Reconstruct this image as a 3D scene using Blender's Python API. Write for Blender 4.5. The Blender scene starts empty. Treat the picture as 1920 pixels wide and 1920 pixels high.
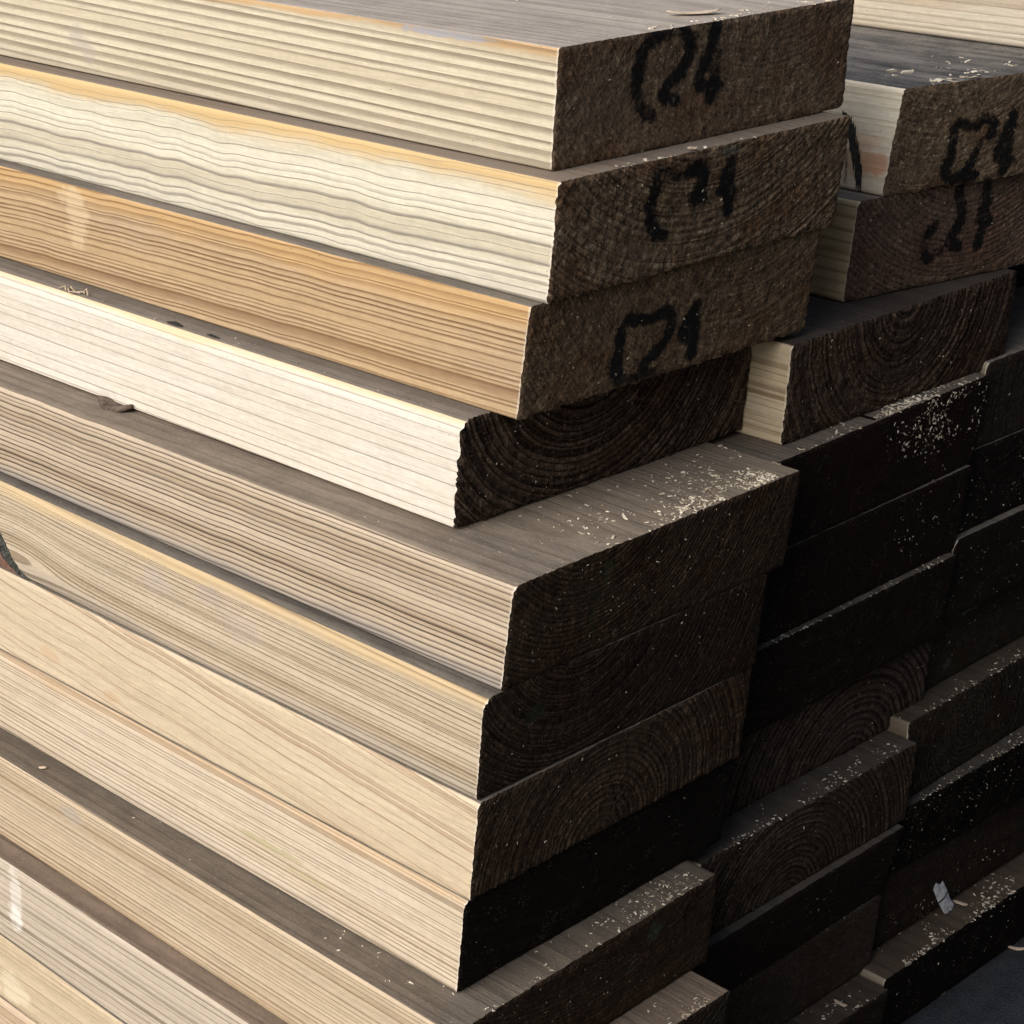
import bpy, math, random
import numpy as np
from mathutils import Matrix, Vector

# ------------------------------------------------------------------ camera, sky, sun, exposure
scn = bpy.context.scene
Z0 = 0.5668                       # height of the top board's upper face above the ground
F_PX, PITCH, ROLL, CAM_H, ANG = 4.09445566, 0.37804972, -0.0105248, 0.13643733, -0.79257059
cp, sp = math.cos(PITCH), math.sin(PITCH)
fw = Vector((0, cp, -sp)); rt = Vector((1, 0, 0)); up = rt.cross(fw)
cr, sr = math.cos(ROLL), math.sin(ROLL)
r2 = cr * rt + sr * up; u2 = -sr * rt + cr * up
cam_d = bpy.data.cameras.new('camera'); cam = bpy.data.objects.new('camera', cam_d)
scn.collection.objects.link(cam)
M = Matrix.Identity(4)
for i in range(3):
    M[i][0], M[i][1], M[i][2] = r2[i], u2[i], -fw[i]
M[2][3] = CAM_H + Z0
cam.matrix_world = M
cam_d.sensor_width = 36.0; cam_d.lens = F_PX * 1000 / 1920 * 36.0
cam_d.clip_start = 0.02; cam_d.clip_end = 500
scn.camera = cam

SUN_EL, SUN_AZ = math.radians(36), ANG - math.pi / 2 + math.radians(-4)   # azimuth (math angle) of the direction TO the sun
world = bpy.data.worlds.new('World'); scn.world = world; world.use_nodes = True
wn = world.node_tree; bg = wn.nodes['Background']
sky = wn.nodes.new('ShaderNodeTexSky'); sky.sky_type = 'NISHITA'; sky.sun_disc = False
sky.sun_elevation = SUN_EL; sky.sun_rotation = math.pi / 2 - SUN_AZ
sky.dust_density = 4.0; sky.air_density = 1.0; sky.ozone_density = 1.0
wn.links.new(sky.outputs[0], bg.inputs[0]); bg.inputs[1].default_value = 0.085
sun_d = bpy.data.lights.new('sun', 'SUN'); sun = bpy.data.objects.new('sun', sun_d); scn.collection.objects.link(sun)
sun_d.energy = 1.2; sun_d.angle = math.radians(60); sun_d.color = (1.0, 0.985, 0.96)
sd = Vector((math.cos(SUN_EL) * math.cos(SUN_AZ), math.cos(SUN_EL) * math.sin(SUN_AZ), math.sin(SUN_EL)))
sun.rotation_euler = sd.to_track_quat('Z', 'Y').to_euler()
sun.location = sd * 5
scn.view_settings.view_transform = 'Standard'; scn.view_settings.look = 'None'
scn.view_settings.gamma = 1.0; scn.view_settings.use_curve_mapping = False
scn.view_settings.exposure = 0.84

# ------------------------------------------------------------------ measured boards
# corner x, y, z (top front corner of the sawn end), heading, width, thickness, end bevel, end skew
BOARDS={
'A1':(0.01905,0.80346,-0.00054,-0.78703,0.1697,0.0463,0.0864,0.0455),
'A2':(0.01868,0.78979,-0.04724,-0.78637,0.1705,0.0476,0.1343,0.0336),
'A3':(0.00804,0.79257,-0.09530,-0.78200,0.1703,0.0471,0.1653,0.0467),
'A4':(-0.01907,0.79865,-0.14289,-0.78233,0.1709,0.0469,0.1143,0.0470),
'A5':(0.00070,0.74693,-0.19040,-0.78865,0.1719,0.0461,0.1636,0.0044),
'A6':(-0.00927,0.74474,-0.23712,-0.79165,0.1703,0.0457,0.1219,0.0218),
'A7':(-0.01212,0.74678,-0.28333,-0.78977,0.1699,0.0465,0.1266,0.0033),
'A8':(-0.02002,0.75328,-0.33038,-0.79045,0.1698,0.0460,0.1402,-0.0120),
'A9':(-0.02571,0.72893,-0.37679,-0.80203,0.1682,0.0477,0.1005,-0.0372),
'A10':(-0.02535,0.71182,-0.42485,-0.80082,0.1697,0.0480,0.1500,-0.0001),
'A11':(-0.02517,0.70837,-0.47329,-0.80522,0.1700,0.0401,0.1500,0.0000),
'A12':(-0.02098,0.70961,-0.51379,-0.79319,0.1700,0.0470,0.1500,0.0000),
'B1':(0.29197,1.01230,-0.00012,-0.79721,0.1700,0.0465,0.1500,0.0000),
'B2':(0.17454,0.96052,-0.04680,-0.79983,0.1700,0.0495,0.1666,0.2544),
'B3':(0.15704,0.95948,-0.09681,-0.79658,0.1700,0.0481,0.1235,0.1976),
'B4':(0.12187,0.90046,-0.14555,-0.79172,0.1705,0.0467,0.0900,0.0165),
'B5':(0.11477,0.88237,-0.19283,-0.79184,0.1684,0.0477,0.1599,-0.0202),
'B6':(0.10701,0.88572,-0.24109,-0.79271,0.1700,0.0466,0.1405,-0.0118),
'B7':(0.10233,0.88668,-0.28815,-0.79181,0.1700,0.0480,0.1643,-0.0012),
'B8':(0.09438,0.89860,-0.33664,-0.79301,0.1700,0.0468,0.1114,0.0059),
'B9':(0.08389,0.86910,-0.38393,-0.79326,0.1694,0.0464,0.0959,0.0063),
'B10':(0.08121,0.86428,-0.43074,-0.79297,0.1700,0.0467,0.2863,-0.0106),
'B11':(0.07212,0.87491,-0.47782,-0.79281,0.1700,0.0466,0.0924,-0.0042),
'B12':(0.07462,0.85952,-0.52482,-0.79280,0.1700,0.0470,0.1500,0.0102),
'C5':(0.23109,1.00620,-0.18853,-0.79184,0.1700,0.0467,0.1536,0.0232),
'C6':(0.22558,1.00959,-0.23568,-0.79271,0.1700,0.0465,0.1295,0.0127),
'C7':(0.22205,1.00938,-0.28259,-0.79181,0.1700,0.0467,0.1061,0.0226),
'C8':(0.21509,1.02029,-0.32972,-0.79301,0.1700,0.0461,0.1251,-0.0105),
'C9':(0.20427,0.99031,-0.37623,-0.79326,0.1700,0.0472,0.0574,-0.0200),
'C10':(0.19995,0.98796,-0.42385,-0.79297,0.1700,0.0479,0.2527,0.0243),
'C11':(0.19159,0.99785,-0.47213,-0.79281,0.1700,0.0466,0.1113,0.0020),
'C12':(0.19581,0.98072,-0.51909,-0.79280,0.1700,0.0470,0.1500,-0.0003),
}

INK= {'A1': [[(52.6, -2.0), (48.1, -2.4), (44.1, -7.6), (42.2, -14.7), (41.8, -23.2), (45.6, -29.3), (51.4, -32.1)], [(58.1, -2.3), (62.5, -0.6), (68.8, -2.6), (71.4, -8.1), (69.2, -13.7), (64.6, -18.3), (58.6, -22.3), (56.3, -26.6), (64.9, -27.8)], [(84.8, -2.3), (82.2, -11.4), (77.5, -19.3), (75.8, -24.7), (87.4, -25.2)], [(86.4, -13.9), (85.9, -24.4), (83.7, -30.1)]], 'A2': [[(64.7, -8.1), (57.6, -5.3), (53.8, -7.6), (52.4, -13.1), (51.9, -21.3), (53.7, -29.1), (60.8, -31.8)], [(71.8, -7.6), (76.9, -6.8), (82.0, -10.7), (80.8, -14.6), (77.6, -18.1), (76.0, -20.2), (82.4, -20.3)], [(95.7, -7.5), (93.0, -14.3), (92.0, -18.9), (98.7, -20.0)], [(95.8, -7.9), (97.1, -19.8), (99.3, -28.1)]], 'A3': [[(65.4, -19.8), (56.2, -16.7), (52.8, -20.9), (52.6, -27.3), (51.7, -35.0), (52.2, -40.2), (56.7, -44.2), (63.6, -45.1)], [(71.5, -19.3), (77.1, -18.4), (82.0, -23.0), (80.8, -29.3), (75.7, -35.1), (69.2, -39.1), (67.2, -43.8), (74.8, -45.2)], [(95.6, -19.4), (92.0, -25.9), (87.9, -32.4), (96.3, -34.3)], [(95.6, -24.2), (97.5, -35.3), (97.3, -41.2)]], 'B2': [[(41.7, -22.3), (34.4, -19.2), (33.9, -25.3), (33.7, -35.0), (32.5, -43.4), (37.1, -46.2), (43.0, -46.1)], [(46.5, -21.9), (50.5, -18.4), (56.2, -21.3), (56.5, -26.7), (52.0, -30.2), (47.7, -36.8), (45.1, -43.7), (43.8, -47.1), (50.3, -46.6)], [(67.1, -19.0), (64.9, -27.3), (62.5, -32.3), (60.9, -38.9), (69.4, -41.3)], [(67.2, -25.3), (67.2, -35.6), (67.2, -45.6)]], 'B3': [[(49.3, -19.2), (44.3, -23.0), (44.6, -29.5), (47.0, -35.4), (54.5, -32.0)], [(61.1, -3.6), (62.7, -10.7), (66.3, -16.3), (62.9, -22.2), (58.5, -28.9), (66.2, -31.5)], [(78.9, -3.9), (79.6, -11.8), (77.0, -21.1), (82.0, -21.9)], [(80.0, -10.9), (79.7, -24.8), (78.5, -32.5)]]}

def tag(o, label=None, cat=None, group=None, kind=None):
    if label: o['label'] = label
    if cat: o['category'] = cat
    if group: o['group'] = group
    if kind: o['kind'] = kind
    return o

# ------------------------------------------------------------------ node helper
class NB:
    def __init__(s, name):
        s.m = bpy.data.materials.new(name); s.m.use_nodes = True
        s.t = s.m.node_tree; s.b = s.t.nodes['Principled BSDF']
        s.tc = s.t.nodes.new('ShaderNodeTexCoord')
        s.P = s.tc.outputs['Object']
        sx = s.t.nodes.new('ShaderNodeSeparateXYZ'); s.t.links.new(s.P, sx.inputs[0])
        s.x, s.y, s.z = sx.outputs
    def put(s, sock, v):
        if hasattr(v, 'is_output') or isinstance(v, bpy.types.NodeSocket): s.t.links.new(v, sock)
        elif isinstance(v, (tuple, list)):
            sock.default_value = tuple(v) + ((1.0,) if len(v) == 3 and len(sock.default_value) == 4 else ())
        else: sock.default_value = v
    def ma(s, op, a, b=0.0, c=None, clamp=False):
        n = s.t.nodes.new('ShaderNodeMath'); n.operation = op; n.use_clamp = clamp
        s.put(n.inputs[0], a); s.put(n.inputs[1], b)
        if c is not None: s.put(n.inputs[2], c)
        return n.outputs[0]
    def add(s, a, b): return s.ma('ADD', a, b)
    def sub(s, a, b): return s.ma('SUBTRACT', a, b)
    def mul(s, a, b): return s.ma('MULTIPLY', a, b)
    def vec(s, x, y, z):
        n = s.t.nodes.new('ShaderNodeCombineXYZ')
        for i, v in enumerate((x, y, z)): s.put(n.inputs[i], v)
        return n.outputs[0]
    def scl(s, sx, sy, sz, off=0.0):
        n = s.t.nodes.new('ShaderNodeVectorMath'); n.operation = 'MULTIPLY_ADD'
        s.put(n.inputs[0], s.P); n.inputs[1].default_value = (sx, sy, sz); n.inputs[2].default_value = (off, off * .7, off * .3)
        return n.outputs[0]
    def noise(s, v, scale=1.0, det=2.0, rough=0.5, dim='3D'):
        n = s.t.nodes.new('ShaderNodeTexNoise'); n.noise_dimensions = dim
        if dim == '1D': s.put(n.inputs['W'], v)
        else: s.put(n.inputs['Vector'], v)
        n.inputs['Scale'].default_value = scale; n.inputs['Detail'].default_value = det; n.inputs['Roughness'].default_value = rough
        return n.outputs['Fac']
    def voro(s, v, scale=1.0, out='Distance'):
        n = s.t.nodes.new('ShaderNodeTexVoronoi'); s.put(n.inputs['Vector'], v); n.inputs['Scale'].default_value = scale
        return n.outputs[out]
    def ss(s, v, a, b, lo=0.0, hi=1.0):
        n = s.t.nodes.new('ShaderNodeMapRange'); n.interpolation_type = 'SMOOTHSTEP'
        s.put(n.inputs[0], v); n.inputs[1].default_value = a; n.inputs[2].default_value = b
        n.inputs[3].default_value = lo; n.inputs[4].default_value = hi
        return n.outputs[0]
    def mix(s, f, a, b, mode='MIX'):
        n = s.t.nodes.new('ShaderNodeMix'); n.data_type = 'RGBA'; n.blend_type = mode
        s.put(n.inputs[0], f); s.put(n.inputs[6], a); s.put(n.inputs[7], b)
        return n.outputs[2]
    def ramp(s, f, stops):
        n = s.t.nodes.new('ShaderNodeValToRGB'); s.put(n.inputs[0], f)
        e = n.color_ramp.elements
        while len(e) < len(stops): e.new(0.5)
        for k, (p, c) in enumerate(stops):
            e[k].position = p; e[k].color = (c, c, c, 1) if not isinstance(c, tuple) else c + (1,)
        return n.outputs[0]
    def bump(s, h, strength, dist=0.001, prev=None):
        n = s.t.nodes.new('ShaderNodeBump'); n.inputs['Strength'].default_value = strength; n.inputs['Distance'].default_value = dist
        s.put(n.inputs['Height'], h)
        if prev is not None: s.put(n.inputs['Normal'], prev)
        return n.outputs[0]
    def done(s, col, rough=0.7, normal=None, spec=0.3):
        s.put(s.b.inputs['Base Color'], col); s.put(s.b.inputs['Roughness'], rough)
        s.b.inputs['Specular IOR Level'].default_value = spec
        if normal is not None: s.put(s.b.inputs['Normal'], normal)
        return s.m

# ------------------------------------------------------------------ look of each board (all lengths in metres, local: x along, y across, z down from the top)
DEF = dict(py=.085, pz=-.17, ax=0.0, bx=0.0, sp=.0035, wob=.0006, wav=.0, vary=.5,
           early=(.60, .51, .35), late=(.36, .28, .17), ls=.8, width=.55, tint=(.58, .45, .27), tint_a=.35,
           edge=0.0, edge_c=(.56, .33, .13), edge_w=.006, stains=(), knot=None, pins=0.0,
           top=(.150, .132, .112), top2=(.225, .198, .168), end=(.050, .039, .029), end2=(.020, .0155, .012), rough=1.0, endring=.6,
           radii=(.0022, .0022, .0016, .0016), seed=0, du=.0008, fleck=.5, botgrey=0.0, tone=.8)
LOOK = {  # end and top colours partly hold shade: darker on lower and recessed boards
 'A1': dict(botgrey=.25, py=.10, pz=-.135, sp=.0032, ls=1.0, early=(0.6575, 0.5977, 0.4569), late=(0.2204, 0.1786, 0.1254), tint=(0.6365, 0.5640, 0.4146), edge=.7, edge_w=.004, vary=.55, ax=.01, bx=-.006, width=.42, wob=.0005,
            stains=((-.309, -.030, .008, .006, (.42, .37, .35), .5), (-.301, -.036, .006, .006, (.44, .39, .37), .45), (-.06, -.0015, .03, .0018, (.36, .38, .43), .9)),
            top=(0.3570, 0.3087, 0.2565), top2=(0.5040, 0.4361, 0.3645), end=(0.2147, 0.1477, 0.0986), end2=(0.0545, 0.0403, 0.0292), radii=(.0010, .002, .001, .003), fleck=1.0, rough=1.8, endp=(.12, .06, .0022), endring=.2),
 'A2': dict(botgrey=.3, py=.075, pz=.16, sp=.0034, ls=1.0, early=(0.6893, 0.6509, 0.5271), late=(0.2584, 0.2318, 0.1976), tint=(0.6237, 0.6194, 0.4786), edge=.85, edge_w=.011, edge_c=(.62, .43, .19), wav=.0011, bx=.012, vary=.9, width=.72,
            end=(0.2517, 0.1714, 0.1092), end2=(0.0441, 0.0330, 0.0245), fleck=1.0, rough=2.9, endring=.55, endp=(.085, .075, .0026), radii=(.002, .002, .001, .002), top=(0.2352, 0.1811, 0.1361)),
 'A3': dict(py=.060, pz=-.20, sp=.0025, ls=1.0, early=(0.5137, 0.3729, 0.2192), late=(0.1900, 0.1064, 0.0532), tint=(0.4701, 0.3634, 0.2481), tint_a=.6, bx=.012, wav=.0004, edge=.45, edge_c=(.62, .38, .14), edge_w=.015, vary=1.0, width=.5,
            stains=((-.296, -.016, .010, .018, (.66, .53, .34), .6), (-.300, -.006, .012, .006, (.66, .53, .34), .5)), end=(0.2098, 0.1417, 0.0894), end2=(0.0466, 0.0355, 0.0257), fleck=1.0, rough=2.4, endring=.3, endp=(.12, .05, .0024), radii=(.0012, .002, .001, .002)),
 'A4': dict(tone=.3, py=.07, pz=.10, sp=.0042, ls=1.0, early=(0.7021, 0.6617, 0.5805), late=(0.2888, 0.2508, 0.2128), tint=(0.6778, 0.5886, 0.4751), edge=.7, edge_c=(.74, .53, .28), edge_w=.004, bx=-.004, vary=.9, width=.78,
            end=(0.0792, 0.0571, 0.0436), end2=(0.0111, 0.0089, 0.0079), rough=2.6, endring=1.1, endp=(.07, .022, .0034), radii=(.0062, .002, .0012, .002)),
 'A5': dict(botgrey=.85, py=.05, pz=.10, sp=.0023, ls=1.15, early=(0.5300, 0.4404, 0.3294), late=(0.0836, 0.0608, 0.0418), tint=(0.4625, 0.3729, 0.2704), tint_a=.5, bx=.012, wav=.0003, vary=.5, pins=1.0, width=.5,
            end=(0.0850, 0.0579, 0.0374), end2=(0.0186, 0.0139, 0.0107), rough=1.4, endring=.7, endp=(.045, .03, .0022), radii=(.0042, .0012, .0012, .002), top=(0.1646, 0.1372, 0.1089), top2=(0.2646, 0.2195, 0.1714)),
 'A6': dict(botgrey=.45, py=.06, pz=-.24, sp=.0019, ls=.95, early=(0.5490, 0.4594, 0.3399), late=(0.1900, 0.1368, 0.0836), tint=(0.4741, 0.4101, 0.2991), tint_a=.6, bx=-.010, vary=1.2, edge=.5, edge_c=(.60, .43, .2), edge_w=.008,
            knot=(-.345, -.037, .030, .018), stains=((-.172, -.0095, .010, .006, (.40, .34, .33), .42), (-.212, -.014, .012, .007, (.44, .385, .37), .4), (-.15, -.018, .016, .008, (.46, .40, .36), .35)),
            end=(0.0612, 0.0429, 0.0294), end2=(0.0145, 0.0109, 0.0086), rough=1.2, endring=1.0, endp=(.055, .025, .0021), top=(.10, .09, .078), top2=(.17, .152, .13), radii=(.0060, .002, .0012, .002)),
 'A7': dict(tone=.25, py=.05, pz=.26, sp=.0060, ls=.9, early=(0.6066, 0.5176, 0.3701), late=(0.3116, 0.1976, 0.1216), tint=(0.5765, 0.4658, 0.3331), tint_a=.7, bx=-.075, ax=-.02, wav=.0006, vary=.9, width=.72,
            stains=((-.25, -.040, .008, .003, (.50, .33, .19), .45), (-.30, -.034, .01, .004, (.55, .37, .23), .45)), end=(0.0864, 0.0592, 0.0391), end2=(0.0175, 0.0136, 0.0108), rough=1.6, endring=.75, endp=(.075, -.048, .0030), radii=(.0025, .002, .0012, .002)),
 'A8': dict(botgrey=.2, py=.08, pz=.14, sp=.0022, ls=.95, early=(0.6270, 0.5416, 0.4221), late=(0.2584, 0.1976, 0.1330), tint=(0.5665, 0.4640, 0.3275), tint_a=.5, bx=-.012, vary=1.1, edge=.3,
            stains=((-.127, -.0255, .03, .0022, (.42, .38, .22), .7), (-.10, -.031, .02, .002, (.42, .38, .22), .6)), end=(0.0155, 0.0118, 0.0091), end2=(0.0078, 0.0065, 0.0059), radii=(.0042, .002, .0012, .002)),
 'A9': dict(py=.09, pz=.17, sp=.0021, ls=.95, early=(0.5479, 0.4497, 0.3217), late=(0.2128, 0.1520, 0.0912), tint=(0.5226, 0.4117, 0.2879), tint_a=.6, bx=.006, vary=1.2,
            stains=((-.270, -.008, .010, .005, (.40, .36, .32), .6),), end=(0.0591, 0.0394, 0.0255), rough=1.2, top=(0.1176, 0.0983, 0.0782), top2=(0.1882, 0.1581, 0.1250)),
 'A10': dict(py=.06, pz=.11, sp=.0034, ls=.95, early=(0.5420, 0.4695, 0.3756), late=(0.2204, 0.1786, 0.1292), tint=(0.5040, 0.4400, 0.3461), tint_a=.6, bx=.02, vary=.9, width=.62,
            stains=((-.322, -.018, .006, .020, (.80, .78, .74), .5), (-.324, -.030, .007, .008, (.80, .78, .74), .7)), top=(0.1646, 0.1262, 0.0958), top2=(0.2470, 0.1921, 0.1462)),
 'A11': dict(py=-.07, pz=-.10, sp=.0030, ls=.5, early=(0.5661, 0.4637, 0.3185), late=(0.3040, 0.2280, 0.1368), tint=(0.5859, 0.4920, 0.3383), bx=.03, vary=1.0, stains=((-.336, -.028, .016, .010, (.76, .70, .52), .5),)),
 'A12': dict(early=(0.5847, 0.4652, 0.3372), late=(0.3192, 0.2280, 0.1520)),
 'B1': dict(py=.09, pz=.16, sp=.0040, ls=.8, early=(.56, .505, .41), late=(.31, .265, .2), bx=.004, vary=.8, radii=(.003, .003, .003, .003)),
 'B2': dict(py=.10, pz=-.115, sp=.0030, ls=.5, early=(.84, .77, .62), late=(.5, .4, .27), tint=(.84, .70, .54), tint_a=.5, vary=1.1, top=(.055, .055, .055), top2=(0.2258, 0.2100, 0.1880),
            stains=((-.014, -.0355, .012, .006, (.68, .34, .20), .8), (-.018, -.026, .012, .004, (.80, .58, .40), .5), (-.024, -.034, .009, .012, (.62, .36, .22), .55)), end=(0.2262, 0.1594, 0.1052), end2=(0.0563, 0.0435, 0.0316), fleck=.9, rough=2.2, endring=.35, endp=(.03, .05, .0026), radii=(.0015, .002, .0015, .002)),
 'B3': dict(py=.11, pz=.06, sp=.0030, ls=.9, early=(.60, .50, .32), late=(.30, .22, .12), end=(0.1653, 0.1116, 0.0849), end2=(0.0425, 0.0321, 0.0282), rough=1.3, endring=.5, endp=(.07, .045, .0026)),
 'B4': dict(py=.082, pz=.06, sp=.0046, ls=.9, early=(.50, .43, .31), late=(.20, .14, .08), vary=1.2, width=.75, end=(0.0805, 0.0558, 0.0411), end2=(0.0108, 0.0082, 0.0069), rough=2.6, endring=.75, endp=(.082, .004, .0032), top=(0.0529, 0.0439, 0.0373), top2=(0.0764, 0.0637, 0.0534)),  # top ledge coloured near-black to stand in for the shade on it
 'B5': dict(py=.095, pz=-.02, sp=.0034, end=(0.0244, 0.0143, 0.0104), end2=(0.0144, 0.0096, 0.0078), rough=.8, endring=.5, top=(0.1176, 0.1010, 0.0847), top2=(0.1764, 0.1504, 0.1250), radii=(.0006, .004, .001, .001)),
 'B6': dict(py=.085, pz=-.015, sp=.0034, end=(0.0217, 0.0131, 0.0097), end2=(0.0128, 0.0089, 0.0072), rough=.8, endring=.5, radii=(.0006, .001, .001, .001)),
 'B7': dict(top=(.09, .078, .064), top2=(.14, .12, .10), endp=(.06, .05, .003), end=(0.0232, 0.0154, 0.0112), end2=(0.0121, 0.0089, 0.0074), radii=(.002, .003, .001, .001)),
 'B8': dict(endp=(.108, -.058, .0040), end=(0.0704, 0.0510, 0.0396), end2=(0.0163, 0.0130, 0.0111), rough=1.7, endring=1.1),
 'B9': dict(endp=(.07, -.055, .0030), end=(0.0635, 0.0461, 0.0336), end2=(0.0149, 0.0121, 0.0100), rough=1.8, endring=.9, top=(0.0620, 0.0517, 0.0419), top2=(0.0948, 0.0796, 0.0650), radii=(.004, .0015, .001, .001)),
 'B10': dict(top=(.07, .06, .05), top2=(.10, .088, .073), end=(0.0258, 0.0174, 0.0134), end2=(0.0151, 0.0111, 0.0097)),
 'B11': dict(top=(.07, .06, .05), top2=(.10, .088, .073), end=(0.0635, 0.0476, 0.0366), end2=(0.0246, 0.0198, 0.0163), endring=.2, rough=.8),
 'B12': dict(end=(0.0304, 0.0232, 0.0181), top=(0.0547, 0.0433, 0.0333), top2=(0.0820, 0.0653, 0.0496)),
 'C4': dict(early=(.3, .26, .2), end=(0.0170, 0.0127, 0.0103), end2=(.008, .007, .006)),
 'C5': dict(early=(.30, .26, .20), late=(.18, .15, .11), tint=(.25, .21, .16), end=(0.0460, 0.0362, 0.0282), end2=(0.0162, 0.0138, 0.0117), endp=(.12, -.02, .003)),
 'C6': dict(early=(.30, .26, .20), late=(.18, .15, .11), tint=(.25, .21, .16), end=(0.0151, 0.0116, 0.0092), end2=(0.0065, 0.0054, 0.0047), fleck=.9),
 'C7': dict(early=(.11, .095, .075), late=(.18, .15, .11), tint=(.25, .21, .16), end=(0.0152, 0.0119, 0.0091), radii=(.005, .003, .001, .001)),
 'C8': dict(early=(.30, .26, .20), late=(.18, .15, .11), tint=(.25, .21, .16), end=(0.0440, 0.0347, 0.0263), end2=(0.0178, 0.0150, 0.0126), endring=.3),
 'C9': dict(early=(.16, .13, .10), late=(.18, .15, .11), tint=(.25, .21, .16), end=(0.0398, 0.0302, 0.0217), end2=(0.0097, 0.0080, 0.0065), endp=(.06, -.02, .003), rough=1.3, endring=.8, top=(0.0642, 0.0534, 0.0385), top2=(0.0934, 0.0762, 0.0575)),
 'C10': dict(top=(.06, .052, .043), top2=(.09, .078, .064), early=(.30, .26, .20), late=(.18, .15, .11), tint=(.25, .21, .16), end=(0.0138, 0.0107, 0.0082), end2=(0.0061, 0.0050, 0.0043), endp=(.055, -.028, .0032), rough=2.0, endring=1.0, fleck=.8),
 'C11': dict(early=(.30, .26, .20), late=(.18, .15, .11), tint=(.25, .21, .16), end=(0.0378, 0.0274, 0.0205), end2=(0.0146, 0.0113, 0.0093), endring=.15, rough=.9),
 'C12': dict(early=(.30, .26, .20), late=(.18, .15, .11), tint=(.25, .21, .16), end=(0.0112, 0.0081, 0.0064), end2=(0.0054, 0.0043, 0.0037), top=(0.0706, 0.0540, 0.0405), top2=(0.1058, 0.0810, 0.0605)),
}
GREEN = {  # old paint smears on the sawn ends: y, z, half sizes, colour, strength
 'A5': ((.0535, -.0125, .0030, .009, (.10, .098, .055), .7), (.0485, -.028, .0028, .010, (.085, .085, .048), .55)),
 'A6': ((.0295, -.0175, .006, .0045, (.045, .062, .036), .8),),
 'A9': ((.1245, -.010, .005, .006, (.075, .095, .07), .8), (.112, -.022, .007, .004, (.06, .062, .045), .5)),
 'C8': ((.037, -.0055, .012, .004, (.16, .185, .15), .8), (.0226, -.0358, .004, .005, (.12, .13, .105), .6)),
 'A2': ((.0955, -.003, .006, .002, (.17, .19, .165), .8),),
}

def ring_phase(nb, L):
    yy = nb.sub(nb.sub(nb.y, L['py']), nb.mul(nb.x, L['ax'])); zz = nb.sub(nb.sub(nb.z, L['pz']), nb.mul(nb.x, L['bx']))
    r = nb.ma('SQRT', nb.add(nb.mul(yy, yy), nb.mul(zz, zz)))
    n1 = nb.noise(nb.scl(4, 30, 30, L['seed'] * 3.1), 1, 1)
    r = nb.add(r, nb.mul(nb.sub(n1, .5), L['wob'] * 3.4))
    if L['wav']:
        w = nb.noise(nb.scl(30, 14, 14, L['seed'] * 1.7), 1, 1.0)
        left = nb.ss(nb.x, -.12, -.02, 1.0, .25)
        r = nb.add(r, nb.mul(nb.mul(nb.sub(w, .5), L['wav'] * 5), left))
    if L['knot']:
        kx, kz, ka, kb = L['knot']
        dx = nb.mul(nb.sub(nb.x, kx + .018), 1 / (ka * 1.25)); dz = nb.mul(nb.sub(nb.z, kz + .006), 1 / (kb * 1.2))
        d2 = nb.add(nb.mul(dx, dx), nb.mul(dz, dz))
        g = nb.ma('POWER', 2.718, nb.mul(d2, -1.0))
        sg = nb.ss(nb.z, kz - .008, kz + .004, -.7, 1.0)
        r = nb.add(r, nb.mul(nb.mul(g, sg), -.006))
    nv = nb.noise(nb.mul(r, 150.0), 1, 2, .6, '1D')
    rr = nb.add(nb.mul(r, 1 / L['sp']), nb.mul(nv, 2.6 * L['vary']))
    return rr

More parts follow.
